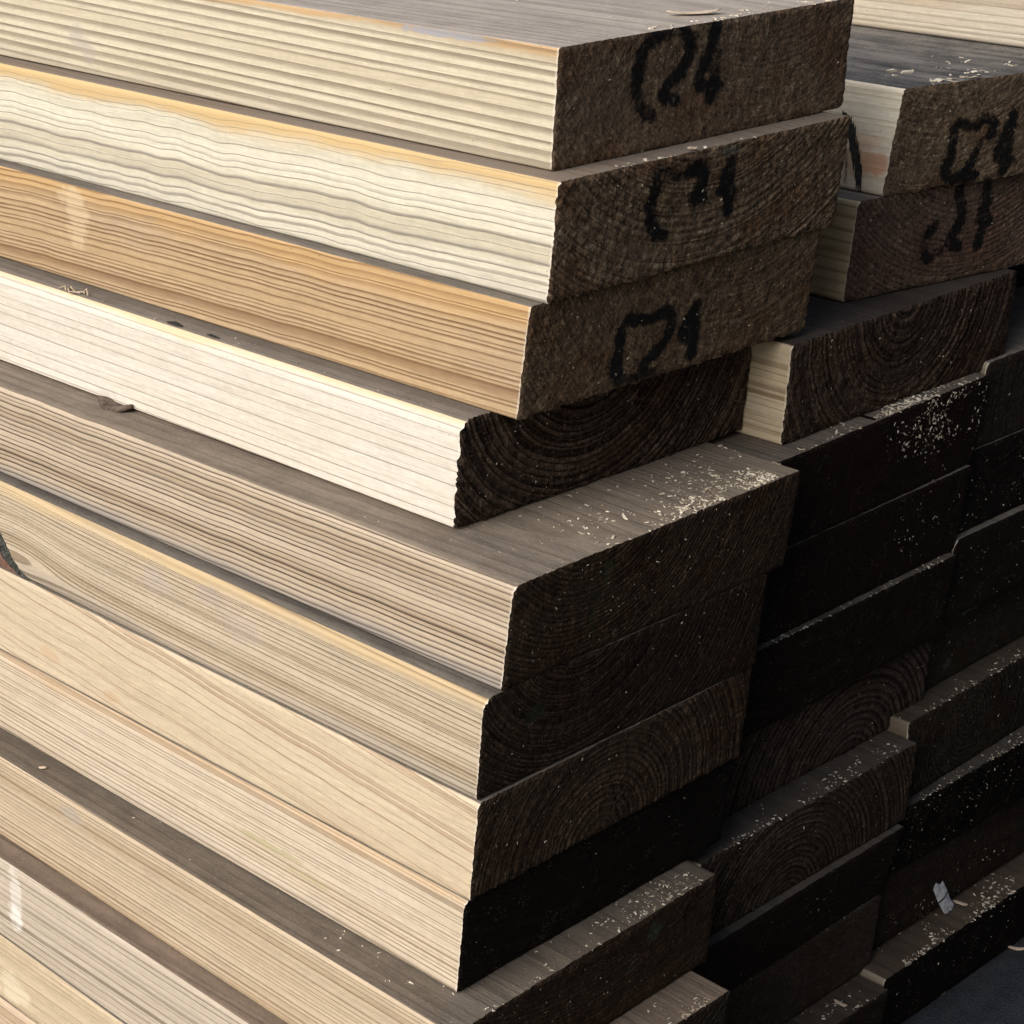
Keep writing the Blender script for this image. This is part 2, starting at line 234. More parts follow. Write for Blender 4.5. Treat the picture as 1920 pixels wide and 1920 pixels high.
def face_mat(key, L):
    nb = NB('sawn_pine_side_' + key)
    rr = ring_phase(nb, L)
    ph = nb.ma('FRACT', rr); idx = nb.ma('FLOOR', rr)
    st = nb.noise(nb.mul(idx, 7.31), 1, 0, .5, '1D')
    w0 = L['width']
    late = nb.ramp(ph, [(0, 0.0), (w0, .06), (w0 + (1 - w0) * .55, .8), (.94, 1.0), (1.0, 0.0)])
    patch = nb.noise(nb.scl(9, 45, 45, L['seed'] * 2.3), 1, 3, .55)
    fadeN = nb.noise(nb.scl(6, 40, 40, L['seed'] * .9), 1, 3, .6)
    base = nb.mix(nb.mul(nb.ss(patch, .35, .68), L['tint_a']), L['early'], L['tint'])
    k = nb.mul(late, nb.ss(st, .3, .6, .72 * L['ls'], L['ls']))
    fade = nb.noise(nb.scl(14, 90, 90, 5 + L['seed']), 1, 2)
    k = nb.mul(k, nb.ss(fade, .28, .5, .78, 1.0))
    tone = nb.noise(nb.add(nb.mul(rr, .23), nb.mul(fadeN, .8)), 1, 2, .6, '1D')
    base = nb.mix(L['tone'], base, nb.ramp(tone, [(.28, (.80, .76, .71)), (.5, (1.0, 1.0, 1.0)), (.72, (1.08, 1.08, 1.10))]), 'MULTIPLY')
    col = nb.mix(k, base, L['late'])
    fib = nb.noise(nb.scl(55, 1500, 1500, L['seed']), 1, 2, .6)
    col = nb.mix(.6, col, nb.mix(1.0, col, nb.ramp(fib, [(0.2, .72), (.8, 1.22)]), 'MULTIPLY'))
    mott = nb.noise(nb.scl(260, 420, 420, L['seed']), 1, 3, .65)
    col = nb.mix(.35, col, nb.mix(1.0, col, nb.ramp(mott, [(0.25, .78), (.75, 1.18)]), 'MULTIPLY'))
    if L['edge']:
        en = nb.noise(nb.scl(16, 60, 60, 9 + L['seed']), 1, 3)
        e = nb.mul(nb.ss(nb.add(nb.z, nb.mul(nb.sub(en, .5), L['edge_w'] * 1.6)), -L['edge_w'], -L['edge_w'] * .25), L['edge'])
        col = nb.mix(e, col, nb.mix(nb.mul(k, .6), L['edge_c'], L['late']))
    for (sx, sz, rx, rz, c, a) in L['stains']:
        dx = nb.mul(nb.sub(nb.x, sx), 1 / rx); dz = nb.mul(nb.sub(nb.z, sz), 1 / rz)
        d = nb.ma('SQRT', nb.add(nb.mul(dx, dx), nb.mul(dz, dz)))
        sn = nb.noise(nb.scl(150, 190, 190, sx * 100), 1, 3, .6)
        m = nb.mul(nb.ss(nb.add(d, nb.mul(nb.sub(sn, .5), 1.5)), .55, 1.1, 1.0, 0.0), a)
        col = nb.mix(m, col, nb.mix(nb.mul(k, .45), c, L['late']))
    if L['botgrey']:
        bn_ = nb.noise(nb.scl(9, 50, 50, 13 + L['seed']), 1, 4, .6)
        bm = nb.ss(nb.add(nb.z, nb.mul(nb.sub(bn_, .5), .016)), -BOARDS[key][5] + .0085, -BOARDS[key][5] + .001)
        col = nb.mix(nb.mul(bm, L['botgrey']), col, nb.mix(late, (.30, .275, .25), (.10, .088, .08)))
    rn = nb.noise(nb.scl(900, 900, 900, 5), 1, 2)
    rim = nb.ss(nb.add(nb.sub(nb.x, nb.add(nb.mul(nb.y, BOARDS[key][7]), nb.mul(nb.z, BOARDS[key][6]))), nb.mul(nb.sub(rn, .5), .0016)), -.0016, -.0006)
    col = nb.mix(nb.mul(rim, .45), col, (.80, .74, .64))
    # dirty specks and dark pin holes
    v = nb.voro(nb.scl(170, 420, 420, L['seed']), 1)
    pn = nb.noise(nb.scl(30, 60, 60, 3 + L['seed']), 1, 1)
    pin = nb.mul(nb.ss(v, .05, .10, 1.0, 0.0), nb.ss(pn, .60 - .05 * L['pins'], .68 - .05 * L['pins']))
    col = nb.mix(nb.mul(pin, .8), col, (.06, .04, .025))
    # grime where the ends were handled
    gr = nb.noise(nb.scl(40, 120, 120, 17 + L['seed']), 1, 4, .6)
    col = nb.mix(nb.mul(nb.ss(gr, .58, .78), .22), col, (.33, .28, .22))
    h = nb.add(nb.mul(fib, .5), nb.mul(k, .9))
    n = nb.bump(h, .45, .0005)
    n = nb.bump(mott, .25, .0006, n)
    return nb.done(col, nb.ss(mott, .2, .8, .62, .82), n, .22)

def top_mat(key, L):
    nb = NB('dusty_grey_top_' + key)
    rr = ring_phase(nb, L)
    ph = nb.ma('FRACT', rr)
    late = nb.ramp(ph, [(0, 0.0), (.55, .05), (.85, .9), (.95, 1.0), (1.0, 0.0)])
    n1 = nb.noise(nb.scl(11, 160, 160, L['seed']), 1, 4, .6)
    n2 = nb.noise(nb.scl(55, 75, 75, 4 + L['seed']), 1, 4, .65)
    n3 = nb.noise(nb.scl(420, 900, 900, 2 + L['seed']), 1, 2, .6)
    f = nb.add(nb.mul(n1, .45), nb.add(nb.mul(n2, .35), nb.mul(n3, .2)))
    col = nb.mix(nb.ss(f, .36, .64), L['top'], L['top2'])
    col = nb.mix(nb.mul(late, .30), col, tuple(c * .5 for c in L['top']))
    sp_ = nb.voro(nb.scl(330, 500, 500, L['seed']), 1)
    sn = nb.noise(nb.scl(60, 60, 60, 8 + L['seed']), 1, 2)
    col = nb.mix(nb.mul(nb.ss(sp_, .06, .14, 1.0, 0.0), nb.ss(sn, .52, .62)), col, (.42, .36, .28))
    sp2 = nb.voro(nb.scl(240, 300, 300, 5 + L['seed']), 1)
    col = nb.mix(nb.mul(nb.ss(sp2, .05, .12, .8, 0.0), nb.ss(sn, .30, .42, 1.0, 0.0)), col, (.03, .025, .02))
    n = nb.bump(nb.add(nb.mul(late, .5), nb.mul(n1, .8)), .5, .0006)
    n = nb.bump(n3, .5, .0005, n)
    return nb.done(col, .85, n, .10)

def end_mat(key, L):
    nb = NB('dark_sawn_end_' + key)
    if 'endp' in L: L = dict(L); L['py'], L['pz'], L['sp'] = L['endp']; L['ax'] = L['bx'] = 0.0
    rr = ring_phase(nb, L); ph = nb.ma('FRACT', rr)
    late = nb.ramp(ph, [(0, 0.0), (.35, .1), (.75, .9), (.92, 1.0), (1.0, 0.0)])
    vf = nb.noise(nb.scl(400, 1500, 1500, 3 + L['seed']), 1, 2, .6)
    fine = nb.noise(nb.scl(200, 560, 560, L['seed']), 1, 3, .65)
    mid = nb.noise(nb.scl(60, 170, 170, 6 + L['seed']), 1, 4, .6)
    big = nb.noise(nb.scl(14, 26, 40, 1 + L['seed']), 1, 3)
    f = nb.add(nb.mul(fine, .5), nb.add(nb.mul(mid, .25), nb.mul(vf, .25)))
    f = nb.sub(f, nb.mul(nb.mul(nb.sub(late, .45), .16), L['endring']))
    lite = tuple(min(.5, q * (1.8 + 1.6 * L['fleck'])) for q in L['end'])
    col = nb.mix(nb.ss(f, .36, .55), L['end2'], L['end'])
    col = nb.mix(nb.mul(nb.ss(f, .54, .66), .8), col, lite)
    warm = tuple(a * b for a, b in zip(L['end'], (1.12, .86, .72)))
    col = nb.mix(nb.mul(nb.ss(big, .48, .66), .6), col, nb.mix(nb.ss(f, .32, .66), L['end2'], warm))
    cold = tuple(a * b for a, b in zip(L['end'], (.72, .74, .78)))
    col = nb.mix(nb.mul(nb.ss(big, .5, .34), .5), col, cold)
    for (sy, sz, ry, rz, c, a) in GREEN.get(key, ()):
        dy = nb.mul(nb.sub(nb.y, sy), 1 / ry); dz = nb.mul(nb.sub(nb.z, sz), 1 / rz)
        d = nb.ma('SQRT', nb.add(nb.mul(dy, dy), nb.mul(dz, dz)))
        m = nb.mul(nb.ss(nb.add(d, nb.mul(nb.sub(mid, .5), 2.2)), .5, 1.2, 1.0, 0.0), a)
        m = nb.mul(m, nb.ss(fine, .3, .6, .35, 1.0))
        col = nb.mix(m, col, c)
    # sawdust grains and torn pale fibres lodged in the rough cut
    v = nb.voro(nb.scl(700, 800, 620, L['seed']), 1)
    vn = nb.noise(nb.scl(70, 110, 110, 12 + L['seed']), 1, 2)
    m = nb.mul(nb.ss(v, .10, .24, 1.0, 0.0), nb.ss(vn, .58 - .09 * L['fleck'], .68 - .09 * L['fleck']))
    col = nb.mix(nb.mul(m, .9), col, (.33, .265, .185))
    n = nb.bump(mid, .6, .0014)
    n = nb.bump(vf, .6, .0006, n)
    n = nb.bump(nb.sub(nb.mul(fine, 1.0), nb.mul(late, .5 * L['endring'])), .9, .0009, n)
    return nb.done(col, .8, n, .08)

# ------------------------------------------------------------------ numpy value noise for relief
def vnoise(x, y, seed=0):
    xi = np.floor(x).astype(np.int64); yi = np.floor(y).astype(np.int64); xf = x - xi; yf = y - yi
    def h(a, b):
        n = (a * 374761393 + b * 668265263 + seed * 974634721) & 0x7fffffff
        n = ((n ^ (n >> 13)) * 1274126177) & 0x7fffffff
        return ((n ^ (n >> 16)) & 0xffff) / 65535.0
    u = xf * xf * (3 - 2 * xf); v = yf * yf * (3 - 2 * yf)
    return (h(xi, yi) * (1 - u) + h(xi + 1, yi) * u) * (1 - v) + (h(xi, yi + 1) * (1 - u) + h(xi + 1, yi + 1) * u) * v

def fbm(x, y, seed, o=3):
    a, s, t = 0.0, .5, 0
    for k in range(o):
        c, n = math.cos(.6 + k * 1.9 + seed), math.sin(.6 + k * 1.9 + seed)
        a = a + vnoise((x * c - y * n) * 2 ** k, (x * n + y * c) * 2 ** k, seed + k * 17) * s; t += s; s *= .5
    return a / t

def grid_mesh(name, co, faces, mats=None, mat_idx=None, smooth=True):
    me = bpy.data.meshes.new(name)
    nf = len(faces)
    me.vertices.add(len(co)); me.vertices.foreach_set('co', np.ascontiguousarray(co, dtype=np.float32).ravel())
    me.loops.add(nf * 4); me.loops.foreach_set('vertex_index', np.ascontiguousarray(faces, dtype=np.int32).ravel())
    me.polygons.add(nf); me.polygons.foreach_set('loop_start', np.arange(nf, dtype=np.int32) * 4)
    if mat_idx is not None: me.polygons.foreach_set('material_index', np.ascontiguousarray(mat_idx, dtype=np.int32))
    me.polygons.foreach_set('use_smooth', np.full(nf, smooth, dtype=bool))
    for m in (mats or []): me.materials.append(m)
    me.update(calc_edges=True); me.validate()
    return me

ink = NB('worn_black_marker')
inn = ink.noise(ink.scl(400, 500, 500), 1, 4, .7); inb = ink.noise(ink.scl(60, 90, 90), 1, 2)
fa = ink.t.nodes.new('ShaderNodeAttribute'); fa.attribute_name = 'film'
ink_a = ink.ss(ink.add(fa.outputs['Fac'], ink.add(ink.mul(ink.sub(inn, .5), 2.0), ink.mul(ink.sub(inb, .5), 1.8))), .26, 1.1, 0.0, .85)
ink.put(ink.b.inputs['Alpha'], ink_a)
INKM = ink.done((.0065, .0075, .0085), .5, ink.bump(inn, .6, .0008), .35)

LEN = 2.4
ck = NB('crack_dark'); CRACKM = ck.done((.006, .005, .004), .9, None, .05)
CHECKS = {'A7': [[(78, -17), (81, -26), (84, -34), (87, -44)]], 'A9': [[(150, -2), (146, -12), (147, -20)]], 'C9': [[(96, -4), (93, -16), (95, -24)]]}
XS = np.array([-.0012, -.003, -.007, -.015, -.03, -.06, -.10, -.15, -.21, -.28, -.36, -.46, -.6, -.8, -1.1, -1.5, -1.9, -LEN])
BOARD = {}
def seg_dist(y, z, pl):
    d = np.full(y.shape, 1e9)
    for (a, b), (c, e) in zip(pl[:-1], pl[1:]):
        dx, dz = c - a, e - b; t = np.clip(((y - a) * dx + (z - b) * dz) / (dx * dx + dz * dz + 1e-12), 0, 1)
        d = np.minimum(d, np.hypot(y - a - t * dx, z - b - t * dz))
    return d

def make_board(key, label):
    px, py_, pz_, a, W, T, bev, sk = BOARDS[key]
    L = dict(DEF); L.update(LOOK.get(key, {})); L['seed'] = sum(ord(c) * (i + 3) for i, c in enumerate(key)) % 97 + 1
    Lf = dict(L)
    sd_ = L['seed']; du = L['du'] if key[0] != 'C' else .0011
    nu, nv = int(W / du), int(T / du)
    y, t = np.meshgrid(np.linspace(0, W, nu + 1), np.linspace(0, T, nv + 1), indexing='ij')
    # rounded corners: squash each corner square onto a quarter disc
    for (r, cy, ct, sy, stt) in ((L['radii'][0], 0, 0, -1, -1), (L['radii'][1], W, 0, 1, -1), (L['radii'][2], 0, T, -1, 1), (L['radii'][3], W, T, 1, 1)):
        oy, ot = cy - sy * r, ct - stt * r
        A = (y - oy) * sy; B = (t - ot) * stt; m = (A > 0) & (B > 0)
        s = np.where(m, np.maximum(A, B) / np.maximum(np.hypot(A, B), 1e-9), 1.0)
        y = np.where(m, oy + (y - oy) * s, y); t = np.where(m, ot + (t - ot) * s, t)
    z = -t
    # relief of the cross cut
    if 'endp' in L: L['py'], L['pz'], L['sp'] = L['endp']
    r = np.hypot(y - L['py'], z - L['pz']) + (fbm(y * 120, z * 120, sd_) - .5) * .0018
    rr = r / L['sp'] + vnoise(r * 150, r * 0, sd_) * 2.6 * L['vary']
    ph = rr - np.floor(rr)
    late = np.clip((ph - .35) / .4, 0, 1) * np.clip((1 - ph) / .12, 0, 1)
    ed = np.minimum(np.minimum(y, W - y), np.minimum(t, T - t))
    rel = L['endring'] * L['rough'] * .00026 * (late - .5) * (.4 + vnoise(y * 60, z * 60, sd_ + 3) * 1.2)
    rel += L['rough'] * .00042 * (fbm(y * 330, z * 330, sd_ + 5, 4) - .5)
    rel += .0011 * (fbm(y * 28, z * 28, sd_ + 9) - .5)
    rel -= np.clip(1 - ed / .0016, 0, 1) * .0007 * fbm(y * 500 + 7, z * 500, sd_ + 11) * 1.4
    x = sk * y - bev * t + rel
    # ragged bottom lip and slightly wavy outline
    lip = np.clip(1 - (T - t) / .0016, 0, 1)
    z = z - lip * (fbm(y * 330, y * 0 + 3, sd_ + 21) - .45) * .0007 * L['rough']
    vid = np.arange((nu + 1) * (nv + 1)).reshape(nu + 1, nv + 1)
    fc = np.stack([vid[:-1, :-1], vid[:-1, 1:], vid[1:, 1:], vid[1:, :-1]], -1).reshape(-1, 4)
    end_co = np.stack([x, y, z], -1).reshape(-1, 3)
    # perimeter loop
    loop = np.concatenate([vid[0, ::-1], vid[1:, 0], vid[-1, 1:], vid[-2:0:-1, -1]])   # up the front, along top, down the back, along bottom
    pco = end_co[loop]; n = len(loop)
    y0, z0 = pco[:, 1], pco[:, 2]
    base_x = sk * y0 + bev * z0
    rings = [pco]
    per = np.arange(n) / n
    dev = a - ANG
    for k, xs in enumerate(XS):
        if k == 0: f = .35
        else: f = 0.0
        X = base_x + xs + (pco[:, 0] - base_x) * f
        wv = .00035 * math.sin(xs * 9 + sd_) * min(1, -xs * 8)
        far = max(0.0, -xs - .4) * math.sin(dev)
        tooth = (vnoise(per * n * .35, per * 0 + k * 1.3, sd_ + 31) - .5) * .00012
        rings.append(np.stack([X, y0 + wv * .6 + far + tooth, z0 + tooth], -1))
    co = np.concatenate(rings); R = len(rings)
    ids = np.arange(R * n).reshape(R, n); nx = np.roll(ids, -1, 1)
    f2 = np.stack([ids[:-1], ids[1:], nx[1:], nx[:-1]], -1)
    # which side does each strip belong to
    dy = np.roll(y0, -1) - y0; dz = np.roll(z0, -1) - z0
    zm = (z0 + np.roll(z0, -1)) / 2
    istop = (np.abs(dy) > np.abs(dz) * 1.6) & (zm > -T * .5)
    mi = np.broadcast_to(istop.astype(np.int32), (R - 1, n)).reshape(-1)
    F = f2.reshape(-1, 4)
    cap = len(co)
    co = np.concatenate([co, [[-LEN, W / 2, -T / 2]]])
    # far end cap: fan written as quads over the loop halves
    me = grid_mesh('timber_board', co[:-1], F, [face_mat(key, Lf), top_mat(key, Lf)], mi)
    o = bpy.data.objects.new('timber_board', me); scn.collection.objects.link(o)
    o.location = (px, py_, pz_ + Z0); o.rotation_euler = (0, 0, a)
    tag(o, label, 'board', 'sawn timber boards in the stacked pile')
    # the far sawn end closes the board
    me3 = grid_mesh('far_end', np.stack([np.full(4, -LEN) + sk * np.array([0, 0, W, W]) - bev * np.array([0, T, T, 0]), np.array([0, 0, W, W]) + max(0, LEN - .4) * math.sin(dev), -np.array([0, T, T, 0])], -1), np.array([[0, 3, 2, 1]]), [o.data.materials[0]])
    fe = bpy.data.objects.new('far_end', me3); scn.collection.objects.link(fe); fe.parent = o
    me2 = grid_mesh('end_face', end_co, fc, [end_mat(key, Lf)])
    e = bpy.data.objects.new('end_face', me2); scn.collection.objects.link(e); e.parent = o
    if key in INK:
        d = np.full(y.shape, 1e9)
        for s in INK[key]:
            pl = [(p / 1000, q / 1000) for p, q in s]
            for _ in range(2):      # round the corners of the brush stroke
                pl = [pl[0]] + [((1 - w) * c0[0] + w * c1[0], (1 - w) * c0[1] + w * c1[1]) for c0, c1 in zip(pl[:-1], pl[1:]) for w in (.25, .75)] + [pl[-1]]
            d = np.minimum(d, seg_dist(y, z, pl))
        wdt = .0035 + (fbm(y * 500, z * 500, sd_ + 40) - .5) * .0028
        dm = (d < wdt * 1.35)
        film = np.clip((wdt * 1.35 - d) / (wdt * .8), 0, 1)
        q = dm[:-1, :-1] & dm[1:, :-1] & dm[:-1, 1:] & dm[1:, 1:]
        ff = fc.reshape(nu, nv, 4)[q]
        if len(ff):
            u, inv = np.unique(ff, return_inverse=True)
            cc = end_co[u].copy(); cc[:, 0] += .00012
            mk = grid_mesh('grade_mark', cc, inv.reshape(-1, 4), [INKM])
            at = mk.attributes.new('film', 'FLOAT', 'POINT'); at.data.foreach_set('value', film.reshape(-1)[u].astype(np.float32))
            g = bpy.data.objects.new('grade_mark', mk)
            scn.collection.objects.link(g); g.parent = o; g['label'] = 'worn black handwritten C24 on the sawn end'
    if key in CHECKS:
        d = np.minimum.reduce([seg_dist(y, z, [(p / 1000, q / 1000) for p, q in c]) for c in CHECKS[key]])
        dm = d < .0007 + (fbm(y * 300, z * 300, sd_ + 50) - .5) * .0008
        q = dm[:-1, :-1] & dm[1:, :-1] & dm[:-1, 1:] & dm[1:, 1:]; ff = fc.reshape(nu, nv, 4)[q]
        if len(ff):
            u, inv = np.unique(ff, return_inverse=True); cc = end_co[u].copy(); cc[:, 0] += .0001
            g = bpy.data.objects.new('drying_crack', grid_mesh('drying_crack', cc, inv.reshape(-1, 4), [CRACKM])); scn.collection.objects.link(g); g.parent = o
    BOARD[key] = (o, L)
    return o

# ------------------------------------------------------------------ ground and an added, unseen wall that shades the sawn ends
def plain(name, c, c2, sc, rough=.85, b=.6, bd=.002):
    nb = NB(name); f = nb.noise(nb.scl(sc, sc, sc), 1, 6, .65); g = nb.noise(nb.scl(sc * 9, sc * 9, sc * 9), 1, 3, .6)
    col = nb.mix(nb.ss(nb.add(nb.mul(f, .5), nb.mul(g, .5)), .35, .65), c, c2)
    return nb.done(col, rough, nb.bump(g, b, bd), .3)
def box(name, x0, x1, y0, y1, z0, z1, mat):
    co = np.array([(x, y, z) for x in (x0, x1) for y in (y0, y1) for z in (z0, z1)], float)
    f = np.array([(0, 1, 3, 2), (4, 6, 7, 5), (0, 4, 5, 1), (2, 3, 7, 6), (0, 2, 6, 4), (1, 5, 7, 3)])
    o = bpy.data.objects.new(name, grid_mesh(name, co, f, [mat], None, False)); scn.collection.objects.link(o); return o

gm = plain('dark_asphalt', (.020, .022, .027), (.055, .058, .066), 60, .8, .9, .003)
co = np.array([(-150, -150, 0), (150, -150, 0), (150, 150, 0), (-150, 150, 0)], float)
g = bpy.data.objects.new('ground', grid_mesh('ground', co, np.array([[0, 1, 2, 3]]), [gm], None, False)); scn.collection.objects.link(g)
tag(g, 'dark asphalt yard under the timber pile', kind='structure')

wall = box('added_shade_wall', 0.0, 0.2, -1.2, 4.5, 0.0, 2.5, plain('shade_wall_concrete', (.05, .048, .046), (.10, .097, .092), 8))
wall.rotation_euler = (0, 0, ANG)
_d = Vector((math.cos(ANG), math.sin(ANG), 0)); _n = Vector((-_d.y, _d.x, 0))
wall.location = _d * 0.78
tag(wall, 'added dark wall out of view, shading the sawn board ends', kind='structure')

# ------------------------------------------------------------------ the boards
BOARDS['A12'] = BOARDS['A12'][:5] + (BOARDS['A12'][2] + Z0 - .0003,) + BOARDS['A12'][6:]
for k_ in ('B12', 'C12'):
    b = BOARDS[k_]; BOARDS[k_] = b[:5] + (b[2] + Z0 - .0003,) + b[6:]
def behind(src, dx, dn, z, T=.0465):
    b = BOARDS[src]
    return (b[0] + _d.x * dx + _n.x * dn, b[1] + _d.y * dx + _n.y * dn, z, ANG, .17, T, .13, .0)
b = BOARDS['C12']; BOARDS['C12'] = b[:2] + (b[2] - .0032, b[3], b[4], b[5] - .0032) + b[6:]
for k_, q in (('A6', -.0024), ('A7', -.0026), ('C9', -.004), ('C12', -.001)):
    b = BOARDS[k_]; BOARDS[k_] = (b[0] + _d.x * q, b[1] + _d.y * q) + b[2:]
BOARDS['A6'] = BOARDS['A6'][:7] + (.0044,); BOARDS['A7'] = BOARDS['A7'][:7] + (-.008,)
BOARDS['C2'] = behind('B2', -.012, .1745, BOARDS['B2'][2], .0475)
BOARDS['C3'] = behind('B3', -.02, .1745, BOARDS['C2'][2] - .0480, .0475)
BOARDS['C4'] = behind('B4', -.055, .176, BOARDS['C3'][2] - .0480, .0450)
LABELS = {
 'A1': 'topmost board of the front column, straight brown grain lines, faded mark on its end',
 'A2': 'second board from the top of the front column, wavy grey grain and orange upper edge',
 'A3': 'orange-brown board in the front column with a pale upright patch near its left',
 'A4': 'whitest board of the front column, rounded upper edge, ridged dark end set back',
 'A5': 'board with dense dark grain lines under the whitest board, wide dusty top ledge',
 'A6': 'board with a dark bark-edged knot at the left and purple-grey stains',
 'A7': 'board with few widely spaced curving reddish grain lines, right below the knotted board',
 'A8': 'finely striped board whose nearly black end is set back above a grey ledge',
 'A9': 'orange-tinted board whose grey top ledge runs below the nearly black-ended board',
 'A10': 'board below the orange-tinted one, with a white smear near the left edge',
 'A11': 'plain pale board near the bottom left corner, above a thin black gap',
 'A12': 'board just showing in the bottom left corner, below the thin black gap',
 'B1': 'pale board lying on top at the upper right, its end outside the view',
 'B2': 'dark-ended board with the boldest C24 mark and shavings on its grey top',
 'B3': 'board with a purplish end and ribbed pale side, under the bold C24 board',
 'B4': 'board with deep V-shaped ridges on its end and a striped pale side',
 'B5': 'dark board with sawdust caked on the right of its end and a cracked top',
 'B6': 'almost black board directly under the sawdust-caked board in the second column',
 'B7': 'almost black board with a thin lit ledge along its top, second column',
 'B8': 'brown-ended board with strong curved rings at its right, second column',
 'B9': 'second-column board with a broad grey ledge, below the strongly ringed board',
 'B10': 'black recessed board below the broad-ledged one in the second column',
 'B11': 'smooth brown-ended board near the bottom of the second column',
 'B12': 'lowest board of the second column, its brown top littered with sawdust',
 'C2': 'board behind the bold C24 board that carries the pale top board',
 'C3': 'third-column board behind the purplish-ended board',
 'C4': 'dark recessed board at the right edge behind the ridged board',
 'C5': 'grey-brown ended board at the right edge beside the sawdust-caked board',
 'C6': 'black speckled board below the grey-brown one at the right edge',
 'C7': 'third-column board with a rounded left corner, below the speckled one',
 'C8': 'third-column board with pale green paint marks on its end',
 'C9': 'third-column board with a protruding sawdust-dusted ledge below the green-marked board',
 'C10': 'black ring-marked board under the protruding third-column ledge',
 'C11': 'smooth brown-ended board with the torn white paper lying against it',
 'C12': 'lowest board of the third column, resting on the asphalt at the lower right',
}
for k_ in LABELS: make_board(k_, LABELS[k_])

# ------------------------------------------------------------------ knot, bark, pocket, crack
def world_pt(key, x, y, z):
    o = BOARD[key][0]; a = o.rotation_euler[2]
    return Vector((o.location.x + x * math.cos(a) - y * math.sin(a), o.location.y + x * math.sin(a) + y * math.cos(a), o.location.z + z))
def blob_part(name, parent, cx, cy, cz, rx, ry, rz, mat, seed, axis='y', amp=.35, outline=None, nr=10, na=36):
    """a low irregular mound on a board's side face (axis y, facing -y) or top (axis z)"""
    co = []
    for i in range(nr + 1):
        q = i / nr
        for k in range(na):
            t = 2 * math.pi * k / na
            m = 1 + amp * (float(fbm(np.array([2 + math.cos(t) * 1.6]), np.array([5 + math.sin(t) * 1.6]), seed)[0]) - .5) * 2
            u = rx * q * m * math.cos(t); v = rz * q * m * math.sin(t)
            h = ry * (1 - q ** 2) * (.5 + float(fbm(np.array([u * 900]), np.array([v * 900]), seed + 3)[0]))
            co.append((cx + u, cy - h + .0003 * q, cz + v) if axis == 'y' else (cx + u, cy + v, cz + h - .0003 * q))
    co = np.array(co); ids = np.arange((nr + 1) * na).reshape(nr + 1, na); nx = np.roll(ids, -1, 1)
    f = np.stack([ids[:-1], ids[1:], nx[1:], nx[:-1]], -1).reshape(-1, 4)
    if axis == 'y': f = f[:, ::-1] if False else f
    o = bpy.data.objects.new(name, grid_mesh(name, co, f, [mat])); scn.collection.objects.link(o)
    if parent: o.parent = parent
    return o
bark = plain('dark_bark', (.012, .011, .009), (.075, .07, .06), 500, .7, 1.0, .001)
greybark = plain('mossy_bark', (.012, .015, .012), (.15, .155, .135), 330, .75, 1.0, .001)
redknot = plain('red_brown_knot', (.10, .045, .03), (.22, .12, .085), 260, .6, .6, .0006)
palew = plain('fresh_splinter', (.52, .40, .29), (.66, .55, .42), 300, .7, .4, .0004)

kn = BOARD['A6'][0]
def knot_band(name, q0, q1, h0, h1, mat, seed, rough):
    """one ring zone of the knot, following its rim; q is the distance inside the rim"""
    rim = np.array([(-.372, -.0165), (-.3560, -.0185), (-.3460, -.0225), (-.3405, -.0268), (-.3360, -.0325), (-.3315, -.0385), (-.3255, -.0425), (-.3175, -.0452)])
    tt = np.linspace(0, 7, 90); rx = np.interp(tt, range(8), rim[:, 0]); rz = np.interp(tt, range(8), rim[:, 1])
    for _ in range(6):
        rx[1:-1] = (rx[:-2] + 2 * rx[1:-1] + rx[2:]) / 4; rz[1:-1] = (rz[:-2] + 2 * rz[1:-1] + rz[2:]) / 4
    cx, cz = -.362, -.0448
    m = 22; u = np.linspace(0, 1, m); S, U = np.meshgrid(tt, u, indexing='ij')
    D = np.hypot(rx - cx, rz - cz)[:, None]; q = q0 + (q1 - q0) * U + (fbm(S * 2.1, S * 0 + seed, seed) - .5) * .0024 * np.where(U < .5, 1, .6)
    k = np.clip(1 - q / D, .03, 1.02)
    X = cx + (rx[:, None] - cx) * k; Zc = np.maximum(cz + (rz[:, None] - cz) * k, -.0452)
    H = h0 + (h1 - h0) * U + rough * (fbm(X * 700, Zc * 700, seed + 2) - .5) + rough * .8 * (fbm(X * 2200, Zc * 2200, seed + 4) - .5)
    H = np.where(U < .04, np.minimum(H, -.0002), H)
    ids = np.arange(90 * m).reshape(90, m)
    f = np.stack([ids[:-1, :-1], ids[1:, :-1], ids[1:, 1:], ids[:-1, 1:]], -1).reshape(-1, 4)
    o = bpy.data.objects.new(name, grid_mesh(name, np.stack([X, -H, Zc], -1).reshape(-1, 3), f, [mat])); scn.collection.objects.link(o); o.parent = kn
    return o
knot_band('knot_bark', .0000, .0052, .0006, .0012, greybark, 3, .0013)['label'] = 'grey-green bark rim of the knot'
knot_band('knot_gap', .0046, .0085, .0002, .0002, bark, 8, .0003)
knot_band('knot', .0078, .0500, .0004, .0009, redknot, 5, .0008)['label'] = 'red-brown dead knot'

